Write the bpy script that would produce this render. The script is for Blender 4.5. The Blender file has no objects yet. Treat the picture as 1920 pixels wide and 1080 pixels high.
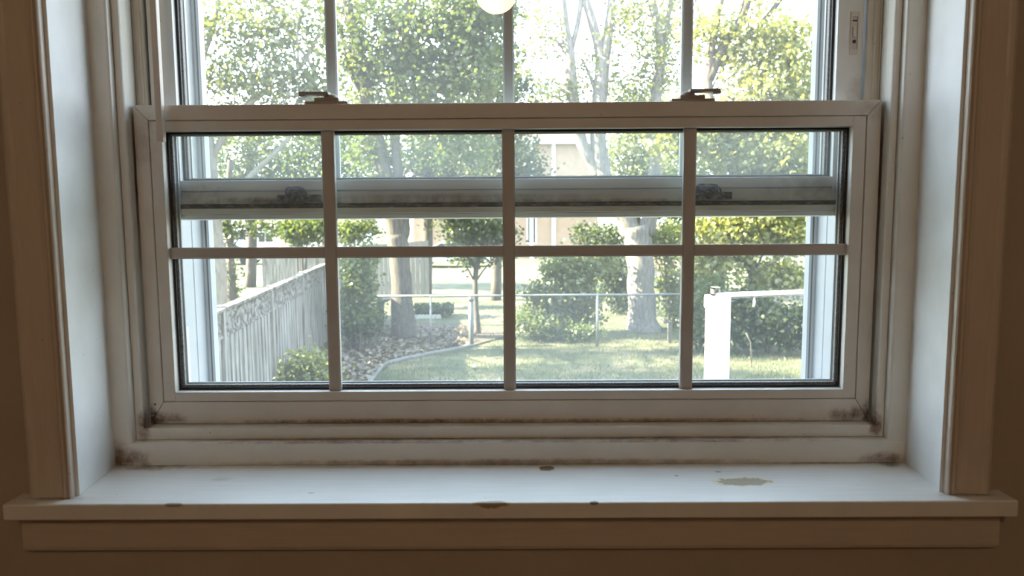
import bpy, bmesh, math
import numpy as np
from mathutils import Vector
S = bpy.context.scene
C = S.collection
rng = np.random.default_rng(11)

# ---------------------------------------------------------------- camera, world, lights, exposure
PITCH, YAW, ROLL, CX, CH, F = .102, -.0066, -.0065, .0122, .3317, 1387.0
GZ = -2.65                                  # garden ground, the room is a raised ground floor
cp, sp = math.cos(PITCH), math.sin(PITCH)
FW = Vector((math.sin(YAW)*cp, math.cos(YAW)*cp, -sp))
RT0 = Vector((math.cos(YAW), -math.sin(YAW), 0)); UP0 = RT0.cross(FW)
RT = RT0*math.cos(ROLL) + UP0*math.sin(ROLL); UP = UP0*math.cos(ROLL) - RT0*math.sin(ROLL)
EYE = Vector((CX, 0, CH))
def at(px, py, Y):
    "point seen at photo pixel px, py at distance Y"
    d = FW*F + RT*(px-960) - UP*(py-540)
    return EYE + d*(Y/d.y)
def onz(px, py, z=GZ):
    d = FW*F + RT*(px-960) - UP*(py-540)
    return EYE + d*((z-EYE.z)/d.z)

cd = bpy.data.cameras.new('camera'); cam = bpy.data.objects.new('camera', cd); C.objects.link(cam)
cd.sensor_width = 36; cd.lens = F/1920*36; cd.clip_start = .02; cd.clip_end = 600
M4 = cam.matrix_world.copy()
for i, v in enumerate((RT, UP, -FW)):
    for j in range(3): M4[j][i] = v[j]
for j in range(3): M4[j][3] = EYE[j]
cam.matrix_world = M4
cd.dof.use_dof = True; cd.dof.focus_distance = 1.6; cd.dof.aperture_fstop = 6.5
S.camera = cam
S.view_settings.view_transform = 'Standard'; S.view_settings.look = 'None'
S.view_settings.gamma = 1; S.view_settings.use_curve_mapping = False
S.view_settings.exposure = 0.0
S.cycles.max_bounces = 10; S.cycles.diffuse_bounces = 5; S.cycles.transparent_max_bounces = 24
S.cycles.caustics_reflective = False; S.cycles.caustics_refractive = False

w = bpy.data.worlds.new('sky'); S.world = w; w.use_nodes = True
nt = w.node_tree; nt.nodes.clear()
wo = nt.nodes.new('ShaderNodeOutputWorld'); bg = nt.nodes.new('ShaderNodeBackground')
tc = nt.nodes.new('ShaderNodeTexCoord'); sx = nt.nodes.new('ShaderNodeSeparateXYZ'); cr = nt.nodes.new('ShaderNodeValToRGB')
nt.links.new(tc.outputs['Generated'], sx.inputs[0]); nt.links.new(sx.outputs['Z'], cr.inputs[0])
cr.color_ramp.elements[0].position = 0; cr.color_ramp.elements[0].color = (.84, .91, 1, 1)
cr.color_ramp.elements[1].position = .8; cr.color_ramp.elements[1].color = (.58, .76, 1, 1)
nt.links.new(cr.outputs[0], bg.inputs[0])
mr = nt.nodes.new('ShaderNodeMapRange'); nt.links.new(sx.outputs['Y'], mr.inputs[0])      # thin bright haze ahead, deeper sky behind the house
mr.inputs['From Min'].default_value = -.6; mr.inputs['From Max'].default_value = .7; mr.inputs['To Min'].default_value = 6.0; mr.inputs['To Max'].default_value = 9.0
nt.links.new(mr.outputs[0], bg.inputs[1])
nt.links.new(bg.outputs[0], wo.inputs[0])

sd = bpy.data.lights.new('sun', 'SUN'); sd.energy = 62; sd.angle = .012; sd.color = (1, .88, .62)
sun = bpy.data.objects.new('sun', sd); C.objects.link(sun); sun.location = (-6, -4, 9)
sun.rotation_euler = Vector((.84, .0, -.50)).to_track_quat('-Z', 'Y').to_euler()

# ---------------------------------------------------------------- materials
def mat(name, col=(.8, .8, .8), rough=.5, **k):
    m = bpy.data.materials.new(name); m.use_nodes = True
    b = m.node_tree.nodes['Principled BSDF']
    b.inputs['Base Color'].default_value = (*col, 1); b.inputs['Roughness'].default_value = rough
    if 'metal' in k: b.inputs['Metallic'].default_value = k['metal']
    if 'spec' in k: b.inputs['Specular IOR Level'].default_value = k['spec']
    return m
def nodes(m): return m.node_tree.nodes, m.node_tree.links, m.node_tree.nodes['Principled BSDF']
def pattern(m, stops, scale=(1, 1, 1), nscale=6., detail=5., bump=0., bdist=.01, rough=.6, dist=0.):
    "noise through a colour ramp in object space"
    N, L, b = nodes(m)
    t = N.new('ShaderNodeTexCoord'); mp = N.new('ShaderNodeMapping'); mp.inputs['Scale'].default_value = scale
    n = N.new('ShaderNodeTexNoise'); n.inputs['Scale'].default_value = nscale; n.inputs['Detail'].default_value = detail
    n.inputs['Roughness'].default_value = rough; n.inputs['Distortion'].default_value = dist
    r = N.new('ShaderNodeValToRGB'); r.color_ramp.elements.remove(r.color_ramp.elements[1])
    for i, (p, c) in enumerate(stops):
        e = r.color_ramp.elements[0] if i == 0 else r.color_ramp.elements.new(p)
        e.position = p; e.color = (*c, 1)
    L.new(t.outputs['Object'], mp.inputs[0]); L.new(mp.outputs[0], n.inputs['Vector'])
    L.new(n.outputs['Fac'], r.inputs[0]); L.new(r.outputs[0], b.inputs['Base Color'])
    if bump:
        bp = N.new('ShaderNodeBump'); bp.inputs['Strength'].default_value = bump; bp.inputs['Distance'].default_value = bdist
        L.new(n.outputs['Fac'], bp.inputs['Height']); L.new(bp.outputs[0], b.inputs['Normal'])
    return m
def math_n(N, L, op, a, b=None):
    x = N.new('ShaderNodeMath'); x.operation = op
    for i, v in enumerate((a, b)):
        if v is None: continue
        if isinstance(v, (int, float)): x.inputs[i].default_value = v
        else: L.new(v, x.inputs[i])
    return x.outputs[0]
def painted(name, col=(.80, .775, .73), stains=(), chips=(), rough=.38, streak=(3, 3, 30)):
    """old glossy paint: brush marks, faint mottling, then grime spots with a shape and a place of their own
    stains: (centre, radii, strength, colour)   chips: (centre, radii, colour)"""
    m = mat(name, col, rough); N, L, b = nodes(m)
    t = N.new('ShaderNodeTexCoord'); P = t.outputs['Object']
    mp = N.new('ShaderNodeMapping'); mp.inputs['Scale'].default_value = streak; L.new(P, mp.inputs[0])
    n = N.new('ShaderNodeTexNoise'); n.inputs['Scale'].default_value = 9; n.inputs['Detail'].default_value = 6; L.new(mp.outputs[0], n.inputs['Vector'])
    mx = N.new('ShaderNodeMix'); mx.data_type = 'RGBA'
    mx.inputs['A'].default_value = (*[c*.86 for c in col], 1); mx.inputs['B'].default_value = (*[min(1, c*1.06) for c in col], 1)
    L.new(n.outputs['Fac'], mx.inputs['Factor']); cur = mx.outputs['Result']
    g = N.new('ShaderNodeTexNoise'); g.inputs['Scale'].default_value = 55; g.inputs['Detail'].default_value = 8; g.inputs['Roughness'].default_value = .75; L.new(P, g.inputs['Vector'])
    # fly specks over all
    sp_ = N.new('ShaderNodeTexVoronoi'); sp_.inputs['Scale'].default_value = 34; L.new(P, sp_.inputs['Vector'])
    s1 = math_n(N, L, 'LESS_THAN', sp_.outputs['Distance'], .035)
    s2 = math_n(N, L, 'MULTIPLY', s1, .5)
    c0 = N.new('ShaderNodeMix'); c0.data_type = 'RGBA'; L.new(s2, c0.inputs['Factor']); L.new(cur, c0.inputs['A']); c0.inputs['B'].default_value = (.13, .08, .045, 1); cur = c0.outputs['Result']
    def falloff(cen, rad):
        q = N.new('ShaderNodeMapping'); q.vector_type = 'POINT'
        q.inputs['Scale'].default_value = [1/x for x in rad]; q.inputs['Location'].default_value = [-c/x for c, x in zip(cen, rad)]
        L.new(P, q.inputs[0]); ln = N.new('ShaderNodeVectorMath'); ln.operation = 'LENGTH'; L.new(q.outputs[0], ln.inputs[0]); return ln.outputs['Value']
    for cen, rad, st, cc in stains:
        d = falloff(cen, rad)
        inv = math_n(N, L, 'SUBTRACT', 1.0, d)                     # 1 in the middle
        v = math_n(N, L, 'ADD', inv, math_n(N, L, 'MULTIPLY', math_n(N, L, 'SUBTRACT', g.outputs['Fac'], .5), 3.2))
        cl = N.new('ShaderNodeClamp'); L.new(math_n(N, L, 'MULTIPLY', math_n(N, L, 'MULTIPLY', v, st), math_n(N, L, 'LESS_THAN', d, 1.0)), cl.inputs[0])
        # fade to the rim
        fd = N.new('ShaderNodeClamp'); L.new(math_n(N, L, 'MULTIPLY', inv, 2.2), fd.inputs[0])
        fac = math_n(N, L, 'MULTIPLY', cl.outputs[0], fd.outputs[0])
        x = N.new('ShaderNodeMix'); x.data_type = 'RGBA'; L.new(fac, x.inputs['Factor']); L.new(cur, x.inputs['A']); x.inputs['B'].default_value = (*cc, 1); cur = x.outputs['Result']
    hgt = n.outputs['Fac']; chipsum = None
    for cen, rad, cc in chips:
        d = falloff(cen, rad)
        wv = math_n(N, L, 'ADD', d, math_n(N, L, 'MULTIPLY', math_n(N, L, 'SUBTRACT', g.outputs['Fac'], .5), 1.9))
        rim = math_n(N, L, 'LESS_THAN', wv, 1.0); core = math_n(N, L, 'LESS_THAN', wv, .84)
        for fac, c3 in ((rim, tuple(min(1, q*1.9) for q in cc)), (core, cc)):
            x = N.new('ShaderNodeMix'); x.data_type = 'RGBA'; L.new(fac, x.inputs['Factor']); L.new(cur, x.inputs['A']); x.inputs['B'].default_value = (*c3, 1); cur = x.outputs['Result']
        chipsum = core if chipsum is None else math_n(N, L, 'MAXIMUM', chipsum, core)
    L.new(cur, b.inputs['Base Color'])
    bp = N.new('ShaderNodeBump'); bp.inputs['Strength'].default_value = .12; bp.inputs['Distance'].default_value = .002
    if chipsum is not None:
        bp.inputs['Strength'].default_value = .5
        hgt = math_n(N, L, 'SUBTRACT', math_n(N, L, 'MULTIPLY', n.outputs['Fac'], .2), math_n(N, L, 'MULTIPLY', chipsum, .6))
    L.new(hgt, bp.inputs['Height']); L.new(bp.outputs[0], b.inputs['Normal'])
    return m
GR = (.17, .10, .06); BK = (.05, .035, .025)
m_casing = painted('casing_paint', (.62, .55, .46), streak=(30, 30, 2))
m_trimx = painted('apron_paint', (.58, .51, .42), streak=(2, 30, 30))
m_jamb = painted('jamb_paint', (.80, .80, .78), streak=(3, 3, 3))
m_frame = painted('frame_paint', (.70, .675, .615), streak=(3, 3, 3), stains=[
    ((-.50, .95, .006), (.035, .05, .022), .95, GR), ((-.515, .95, .012), (.02, .05, .03), .8, GR), ((.50, .95, .004), (.05, .05, .014), .8, GR),
    ((-.488, .962, .05), (.012, .04, .03), 1., GR), ((.488, .962, .05), (.012, .04, .03), 1., GR),
    ((0, .95, .0035), (.45, .05, .006), .6, GR), ((-.2, .95, .031), (.3, .05, .003), .6, GR), ((.2, .95, .031), (.3, .05, .003), .6, GR)])
m_sash = painted('sash_paint', (.68, .645, .59), streak=(3, 3, 3), stains=[
    ((-.47, .98, .054), (.045, .04, .014), .95, GR), ((-.484, .98, .057), (.01, .04, .022), 1., BK), ((.465, .98, .057), (.05, .04, .014), .9, GR), ((.484, .98, .058), (.01, .04, .025), 1., BK),
    ((-.15, .98, .050), (.32, .04, .006), .85, GR), ((.2, .98, .0495), (.3, .04, .005), .7, GR), ((-.478, .98, .43), (.03, .04, .05), .3, GR),
    ((.475, .98, .462), (.03, .04, .02), .35, GR)])
m_sash2 = painted('upper_sash_paint', (.80, .81, .80), streak=(3, 3, 3), stains=[
    ((.44, 1.02, .362), (.12, .04, .022), .42, GR), ((-.44, 1.02, .362), (.08, .04, .016), .4, GR), ((0, 1.02, .346), (.6, .04, .006), .6, GR),
    ((-.47, 1.015, .331), (.035, .05, .014), 1.1, BK), ((.47, 1.015, .331), (.04, .05, .014), 1.1, GR), ((-.08, 1.02, .353), (.3, .04, .007), .5, GR),
    ((-.33, 1.02, .349), (.14, .04, .008), .7, GR), ((.47, 1.02, .49), (.02, .04, .03), .35, GR)])
m_grime = mat('black_brown_grime', rough=.9); pattern(m_grime, [(.3, (.02, .014, .01)), (.5, (.07, .045, .03)), (.68, (.30, .26, .22))], (14, 40, 60), 6, 8, .5, .002)
m_sill = painted('sill_paint', (.80, .79, .76), rough=.34, streak=(1.5, 20, 1), stains=[
    ((-.47, .945, 0), (.07, .02, .01), .7, GR), ((.42, .95, 0), (.12, .008, .01), .7, GR), ((.50, .948, 0), (.02, .02, .01), .8, BK), ((0, .949, 0), (.45, .006, .01), .5, GR),
    ((-.53, .838, 0), (.05, .008, .02), .7, GR), ((.54, .838, 0), (.05, .008, .02), .7, GR), ((-.36, .90, 0), (.02, .012, .01), .45, (.45, .40, .33))],
    chips=[((.050, .934, 0), (.0095, .0095, .02), (.20, .13, .08)), ((.289, .883, 0), (.039, .015, .02), (.42, .37, .27)),
           ((-.018, .8195, -.001), (.022, .006, .0055), (.36, .29, .22)), ((-.385, .820, -.001), (.012, .004, .003), (.40, .34, .27)),
           ((-.235, .852, 0), (.005, .0016, .01), (.4, .35, .3)), ((.212, .905, 0), (.0025, .0016, .01), (.2, .15, .1)), ((.268, .918, 0), (.004, .0016, .01), (.2, .15, .1)), ((.10, .82, -.001), (.005, .004, .002), (.2, .14, .1))])
m_ext = painted('exterior_frame_paint', (.40, .41, .42), streak=(3, 3, 3))
m_black = mat('black_rubber', (.008, .008, .009), .5)
m_spacer = mat('dull_dark_spacer', rough=.55); pattern(m_spacer, [(.35, (.09, .075, .062)), (.6, (.26, .25, .24))], (20, 20, 20), 20, 4)
m_muntin = painted('grille_paint', (.50, .47, .43), streak=(3, 3, 3), rough=.5)
m_rust = mat('rusty_metal', rough=.75, metal=.3); pattern(m_rust, [(.38, (.06, .03, .018)), (.5, (.16, .13, .11)), (.62, (.34, .33, .31))], (1, 1, 1), 160, 6, .5, .001)
m_lock = painted('lock_paint', (.36, .32, .27), rough=.5)
m_white = painted('bright_white_vinyl', (.66, .66, .62), rough=.35)

def glass(name, dust=.05, rough=.02, tint=(.97, .985, .98), sc=60):
    m = bpy.data.materials.new(name); m.use_nodes = True; N = m.node_tree.nodes; L = m.node_tree.links; N.clear()
    o = N.new('ShaderNodeOutputMaterial'); tr = N.new('ShaderNodeBsdfTransparent'); tr.inputs[0].default_value = (*tint, 1)
    gl = N.new('ShaderNodeBsdfGlossy'); gl.inputs['Roughness'].default_value = rough*0
    ge = N.new('ShaderNodeNewGeometry'); dt = N.new('ShaderNodeVectorMath'); dt.operation = 'DOT_PRODUCT'
    L.new(ge.outputs['Normal'], dt.inputs[0]); L.new(ge.outputs['Incoming'], dt.inputs[1])
    cs = math_n(N, L, 'ABSOLUTE', dt.outputs['Value'])
    fr = math_n(N, L, 'ADD', math_n(N, L, 'MULTIPLY', math_n(N, L, 'POWER', math_n(N, L, 'SUBTRACT', 1.0, cs), 5.0), .96), .024)   # Schlick reflectance
    a = N.new('ShaderNodeMixShader'); L.new(fr, a.inputs[0]); L.new(tr.outputs[0], a.inputs[1]); L.new(gl.outputs[0], a.inputs[2])
    tl = N.new('ShaderNodeBsdfTranslucent'); tl.inputs[0].default_value = (.95, .94, .90, 1)
    df = N.new('ShaderNodeBsdfDiffuse'); df.inputs[0].default_value = (.8, .8, .78, 1)
    d = N.new('ShaderNodeMixShader'); d.inputs[0].default_value = .25; L.new(tl.outputs[0], d.inputs[1]); L.new(df.outputs[0], d.inputs[2])
    t = N.new('ShaderNodeTexCoord'); n1 = N.new('ShaderNodeTexNoise'); n1.inputs['Scale'].default_value = 5; n1.inputs['Detail'].default_value = 4; L.new(t.outputs['Object'], n1.inputs['Vector'])
    n2 = N.new('ShaderNodeTexNoise'); n2.inputs['Scale'].default_value = sc*6; n2.inputs['Detail'].default_value = 2; L.new(t.outputs['Object'], n2.inputs['Vector'])
    s = math_n(N, L, 'ADD', math_n(N, L, 'MULTIPLY', n1.outputs['Fac'], 1.2), math_n(N, L, 'MULTIPLY', n2.outputs['Fac'], .8))
    f = math_n(N, L, 'MULTIPLY', s, dust)
    mx = N.new('ShaderNodeMixShader'); L.new(f, mx.inputs[0]); L.new(a.outputs[0], mx.inputs[1]); L.new(d.outputs[0], mx.inputs[2]); L.new(mx.outputs[0], o.inputs[0])
    return m
m_glass = glass('dusty_glass', .022)
m_glass2 = glass('dusty_upper_glass', .046)

def leafmat(name, cols, trans=.55):
    m = bpy.data.materials.new(name); m.use_nodes = True; N = m.node_tree.nodes; L = m.node_tree.links; N.clear()
    o = N.new('ShaderNodeOutputMaterial'); g = N.new('ShaderNodeNewGeometry'); r = N.new('ShaderNodeValToRGB')
    r.color_ramp.elements.remove(r.color_ramp.elements[1])
    for i, c in enumerate(cols):
        e = r.color_ramp.elements[0] if i == 0 else r.color_ramp.elements.new(i/(len(cols)-1))
        e.position = i/(len(cols)-1); e.color = (*c, 1)
    L.new(g.outputs['Random Per Island'], r.inputs[0])
    df = N.new('ShaderNodeBsdfDiffuse'); tl = N.new('ShaderNodeBsdfTranslucent'); L.new(r.outputs[0], df.inputs[0])
    hs = N.new('ShaderNodeMix'); hs.data_type = 'RGBA'; hs.blend_type = 'MULTIPLY'; hs.inputs['Factor'].default_value = 1; L.new(r.outputs[0], hs.inputs['A']); hs.inputs['B'].default_value = (1.25, 1.2, .55, 1)
    L.new(hs.outputs['Result'], tl.inputs[0])
    x = N.new('ShaderNodeMixShader'); x.inputs[0].default_value = trans; L.new(df.outputs[0], x.inputs[1]); L.new(tl.outputs[0], x.inputs[2])
    gl = N.new('ShaderNodeBsdfGlossy'); gl.inputs['Roughness'].default_value = .45; y = N.new('ShaderNodeMixShader'); y.inputs[0].default_value = .05
    L.new(x.outputs[0], y.inputs[1]); L.new(gl.outputs[0], y.inputs[2]); L.new(y.outputs[0], o.inputs[0])
    return m
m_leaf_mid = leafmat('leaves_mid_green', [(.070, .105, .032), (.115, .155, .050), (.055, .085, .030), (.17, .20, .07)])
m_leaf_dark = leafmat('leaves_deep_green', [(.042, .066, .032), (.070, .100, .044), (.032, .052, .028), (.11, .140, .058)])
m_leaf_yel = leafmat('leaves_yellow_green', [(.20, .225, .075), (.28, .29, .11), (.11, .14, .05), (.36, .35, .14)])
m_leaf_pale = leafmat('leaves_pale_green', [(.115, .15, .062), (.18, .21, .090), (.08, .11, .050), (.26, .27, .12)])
m_bark = mat('grey_brown_bark', rough=.9); pattern(m_bark, [(.3, (.04, .034, .028)), (.5, (.085, .073, .062)), (.7, (.14, .12, .105))], (9, 9, 1.6), 3, 8, .8, .03)
m_bark2 = mat('pale_grey_bark', rough=.9); pattern(m_bark2, [(.3, (.11, .10, .09)), (.5, (.20, .185, .17)), (.7, (.30, .28, .26))], (9, 9, 1.6), 3, 8, .7, .03)
m_bark3 = mat('light_bark', rough=.9); pattern(m_bark3, [(.3, (.14, .13, .115)), (.7, (.26, .24, .21))], (6, 6, 2), 3, 6, .4, .02)

# ---------------------------------------------------------------- mesh helpers
class MB:
    def __init__(s): s.v = []; s.f = []
    def add(s, v, f):
        n = len(s.v); s.v += [tuple(map(float, q)) for q in v]; s.f += [tuple(i+n for i in g) for g in f]; return s
    def box(s, x0, x1, y0, y1, z0, z1):
        if x0 > x1: x0, x1 = x1, x0
        return s.add([(x0, y0, z0), (x1, y0, z0), (x1, y1, z0), (x0, y1, z0), (x0, y0, z1), (x1, y0, z1), (x1, y1, z1), (x0, y1, z1)],
                     [(0, 3, 2, 1), (4, 5, 6, 7), (0, 1, 5, 4), (1, 2, 6, 5), (2, 3, 7, 6), (3, 0, 4, 7)])
    def rot_box(s, c, ax, ay, az):
        "box from centre and three half-axis vectors"
        c, ax, ay, az = map(Vector, (c, ax, ay, az)); v = []
        for k in (-1, 1):
            for i, j in ((-1, -1), (1, -1), (1, 1), (-1, 1)): v.append(c+ax*i+ay*j+az*k)
        return s.add(v, [(0, 3, 2, 1), (4, 5, 6, 7), (0, 1, 5, 4), (1, 2, 6, 5), (2, 3, 7, 6), (3, 0, 4, 7)])
    def prism(s, poly, axis, a, b):
        "closed polygon extruded along an axis: poly in the other two axes (kept in xyz order)"
        def P(p, t):
            return {'x': (t, p[0], p[1]), 'y': (p[0], t, p[1]), 'z': (p[0], p[1], t)}[axis]
        n = len(poly)
        return s.add([P(p, a) for p in poly]+[P(p, b) for p in poly],
                     [tuple(range(n))[::-1], tuple(range(n, 2*n))]+[(i, (i+1) % n, n+(i+1) % n, n+i) for i in range(n)])
    def tube(s, pts, rad, n=8, cap=True, wob=0):
        pts = [Vector(p) for p in pts]; m = len(pts)
        if not isinstance(rad, (list, tuple)): rad = [rad]*m
        V = []; u = None
        for i, p in enumerate(pts):
            t = (pts[min(i+1, m-1)]-pts[max(i-1, 0)]).normalized()
            if u is None: u = t.orthogonal().normalized()
            else: u = (u-t*u.dot(t)).normalized()
            v = t.cross(u)
            for k in range(n):
                a = 2*math.pi*k/n; r = rad[i]*(1+(wob*math.sin(3*a+i*1.7) if wob else 0))
                V.append(p+u*math.cos(a)*r+v*math.sin(a)*r)
        Fc = [(i*n+k, i*n+(k+1) % n, (i+1)*n+(k+1) % n, (i+1)*n+k) for i in range(m-1) for k in range(n)]
        if cap: Fc += [tuple(range(n))[::-1], tuple(range((m-1)*n, m*n))]
        return s.add(V, Fc)
    def lathe(s, prof, c=(0, 0, 0), n=24):
        V = []; 
        for r, z in prof:
            for k in range(n):
                a = 2*math.pi*k/n; V.append((c[0]+r*math.cos(a), c[1]+r*math.sin(a), c[2]+z))
        m = len(prof); Fc = [(i*n+k, i*n+(k+1) % n, (i+1)*n+(k+1) % n, (i+1)*n+k) for i in range(m-1) for k in range(n)]
        Fc += [tuple(range(n))[::-1], tuple(range((m-1)*n, m*n))]
        return s.add(V, Fc)
    def build(s, name, m, parent=None, bevel=0, smooth=False, segs=2):
        me = bpy.data.meshes.new(name); me.from_pydata(s.v, [], s.f)
        bm = bmesh.new(); bm.from_mesh(me); bmesh.ops.recalc_face_normals(bm, faces=bm.faces); bm.to_mesh(me); bm.free()
        me.materials.append(m); o = bpy.data.objects.new(name, me); C.objects.link(o)
        if parent: o.parent = parent
        if smooth:
            for p in me.polygons: p.use_smooth = True
        if bevel:
            b = o.modifiers.new('b', 'BEVEL'); b.width = bevel; b.segments = segs; b.limit_method = 'ANGLE'
        return o
def empty(name, loc=(0, 0, 0), parent=None):
    o = bpy.data.objects.new(name, None); C.objects.link(o); o.location = loc; o.empty_display_size = .05
    if parent: o.parent = parent
    return o
def tag(o, label=None, cat=None, group=None, kind=None):
    for k, v in (('label', label), ('category', cat), ('group', group), ('kind', kind)):
        if v: o[k] = v
    return o
def struct(name, mb, m, **k):
    o = mb.build(name, m, **k); o['kind'] = 'structure'; return o
def local(mb, org):
    ox, oy, oz = org; mb.v = [(x-ox, y-oy, z-oz) for x, y, z in mb.v]; return mb
def mirror(s, x): return s*x

# ---------------------------------------------------------------- room shell
RX0, RX1, RY0, RZ0, RZ1, WY, XY = -2.1, 2.1, -3.2, -.95, 1.478, .856, 1.19
m_wall = mat('beige_wall_paint', (.42, .355, .285), .8); pattern(m_wall, [(.3, (.40, .335, .265)), (.7, (.44, .375, .30))], (1, 1, 1), 4, 4, .1, .002)
m_ceil = mat('ceiling_white', (.75, .73, .69), .9)
m_floor = mat('oak_floor', rough=.45); pattern(m_floor, [(.3, (.20, .11, .055)), (.7, (.34, .20, .11))], (14, 1, 1), 3, 5)
m_out = mat('exterior_brick', rough=.9); pattern(m_out, [(.3, (.30, .17, .13)), (.7, (.42, .27, .2))], (1, 1, 1), 9, 4)
OX, OZ0, OZ1 = .54, -.02, 1.14
b = MB().box(RX0, -OX, WY, XY, GZ, RZ1+.3).box(OX, RX1, WY, XY, GZ, RZ1+.3).box(-OX, OX, WY, XY, GZ, OZ0).box(-OX, OX, WY, XY, OZ1, RZ1+.3)
struct('wall_front', b, m_wall)
b = MB().box(RX0, RX1, XY+.001, XY+.03, GZ, OZ0-.05).box(RX0, -OX-.02, XY+.001, XY+.03, OZ0-.05, RZ1+.3).box(OX+.02, RX1, XY+.001, XY+.03, OZ0-.05, RZ1+.3).box(-OX-.02, OX+.02, XY+.001, XY+.03, OZ1+.03, RZ1+.3)
struct('wall_outside', b, m_out)
struct('wall_left', MB().box(RX0-.15, RX0, RY0-.15, XY, GZ, RZ1+.3), m_wall)
struct('wall_right', MB().box(RX1, RX1+.15, RY0-.15, XY, GZ, RZ1+.3), m_wall)
struct('wall_back', MB().box(RX0, RX1, RY0-.15, RY0, GZ, RZ1+.3), m_wall)
struct('floor', MB().box(RX0, RX1, RY0, WY, RZ0-.2, RZ0), m_floor)
struct('ceiling', MB().box(RX0, RX1, RY0, WY, RZ1, RZ1+.3), m_ceil)

# ceiling globe lamp (seen as a reflection in the upper pane)
t = empty('ceiling_light', (-.076, -1.47, RZ1))
tag(t, 'round frosted globe ceiling light glowing warm, seen reflected in the upper pane', 'lamp')
m_brass = mat('aged_brass', (.5, .36, .16), .35, metal=1)
MB().lathe([(.06, -.001), (.065, -.012), (.055, -.03), (.03, -.035)], n=32).build('canopy', m_brass, t, smooth=True)
mg = bpy.data.materials.new('lit_globe'); mg.use_nodes = True; N = mg.node_tree.nodes; N.clear()
e = N.new('ShaderNodeEmission'); e.inputs[0].default_value = (1, .70, .44, 1); e.inputs[1].default_value = 50
o_ = N.new('ShaderNodeOutputMaterial'); mg.node_tree.links.new(e.outputs[0], o_.inputs[0])
pr = [(.0985*math.sin(a), -.131+.0985*math.cos(a)) for a in np.linspace(.25, math.pi-.02, 18)]
MB().lathe(pr, n=32).build('lamp_globe', mg, t, smooth=True)

# ---------------------------------------------------------------- window: interior trim
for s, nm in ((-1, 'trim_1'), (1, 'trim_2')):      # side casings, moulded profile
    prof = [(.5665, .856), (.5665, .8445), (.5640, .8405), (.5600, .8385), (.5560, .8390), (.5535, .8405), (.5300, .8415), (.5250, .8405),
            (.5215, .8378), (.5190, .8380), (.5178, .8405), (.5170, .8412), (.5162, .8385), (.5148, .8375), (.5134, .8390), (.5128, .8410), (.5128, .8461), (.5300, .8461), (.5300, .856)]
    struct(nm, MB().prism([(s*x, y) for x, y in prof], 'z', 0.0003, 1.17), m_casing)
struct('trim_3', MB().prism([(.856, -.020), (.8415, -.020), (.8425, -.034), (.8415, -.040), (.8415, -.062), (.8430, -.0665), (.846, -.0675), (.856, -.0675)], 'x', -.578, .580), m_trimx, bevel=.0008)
struct('trim_4', MB().box(-.5665, .5665, .840, .856, 1.17, 1.235), m_casing, bevel=.002)

win = empty('window_1', (0, .95, 0)); win['kind'] = 'structure'
def wp(mb, name, m, parent=win, **k):
    "part of the window, built in world coordinates"
    o = mb.build(name, m, None, **k); o.parent = parent
    o.matrix_parent_inverse = parent_inv(parent); return o
def parent_inv(p):
    loc = Vector((0, 0, 0)); q = p
    from mathutils import Matrix
    while q: loc += Vector(q.location); q = q.parent
    # location of children meshes stays in world numbers
    return Matrix.Translation(-loc) if p is win else Matrix.Identity(4)
# sill (stool) with rounded nose
b = MB().prism([(-.5835, .8555), (-.5835, .8195), (.5850, .8195), (.5850, .8555), (.5395, .8555), (.5395, 1.0), (-.5395, 1.0), (-.5395, .8555)], 'z', -.0195, 0)
sill = wp(b, 'window_sill', m_sill, bevel=.0022, segs=3)
# splayed jamb boards
for s in (-1, 1):
    wp(MB().prism([(s*.5088, .8465), (s*.5225, .9495), (s*.5225, 1.015), (s*.5395, 1.015), (s*.5395, .8562), (s*.5298, .8562), (s*.5298, .8465)], 'z', .0002, 1.139), 'side_jamb', m_jamb)
    # two stepped stops before the lower sash
    wp(MB().prism([(s*.5235, .950), (s*.5005, .950), (s*.4985, .9515), (s*.4985, 1.012), (s*.5235, 1.012)], 'z', .0306, 1.12), 'outer_stop', m_frame, bevel=.0008)
    wp(MB().prism([(s*.4978, .9615), (s*.4895, .962), (s*.4885, .964), (s*.4895, .9785), (s*.4975, 1.0120), (s*.4979, 1.0120)], 'z', .0315, 1.12), 'inner_stop', m_frame, bevel=.0006)
    # track liner behind, ribbed
    b = MB().box(s*(.4845 if s < 0 else .4792), s*.522, 1.0125, 1.0185, .05, 1.12)
    for xx in (.4965, .4885): b.box(s*xx, s*(xx-.0016), 1.0095, 1.013, .476, 1.12)
    wp(b, 'track_liner', m_frame, bevel=.0004)
    # outer reveal
    b = MB().prism([(s*.4832, 1.0575), (s*.4828, 1.125), (s*.4815, 1.1265), (s*.4810, 1.165), (s*.5395, 1.165), (s*.5395, 1.0192), (s*.4842, 1.0192)], 'z', .012, 1.12)
    wp(b, 'outer_reveal', m_ext)
    b = MB().box(s*.4810, s*.4765, 1.160, 1.172, .02, 1.12).box(s*.4765, s*.4735, 1.166, 1.172, .02, 1.12).box(s*.4735, s*.4695, 1.158, 1.176, .02, 1.12)
    wp(b, 'storm_track', m_ext, bevel=.0005)
    wp(MB().box(s*.4764, s*.4736, 1.1595, 1.1658, .02, 1.12), 'storm_gasket', m_black)
    wp(MB().box(s*.4829, s*.4775, 1.070, 1.088, .03, .166), 'track_stop_block', m_white, bevel=.0008)
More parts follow.
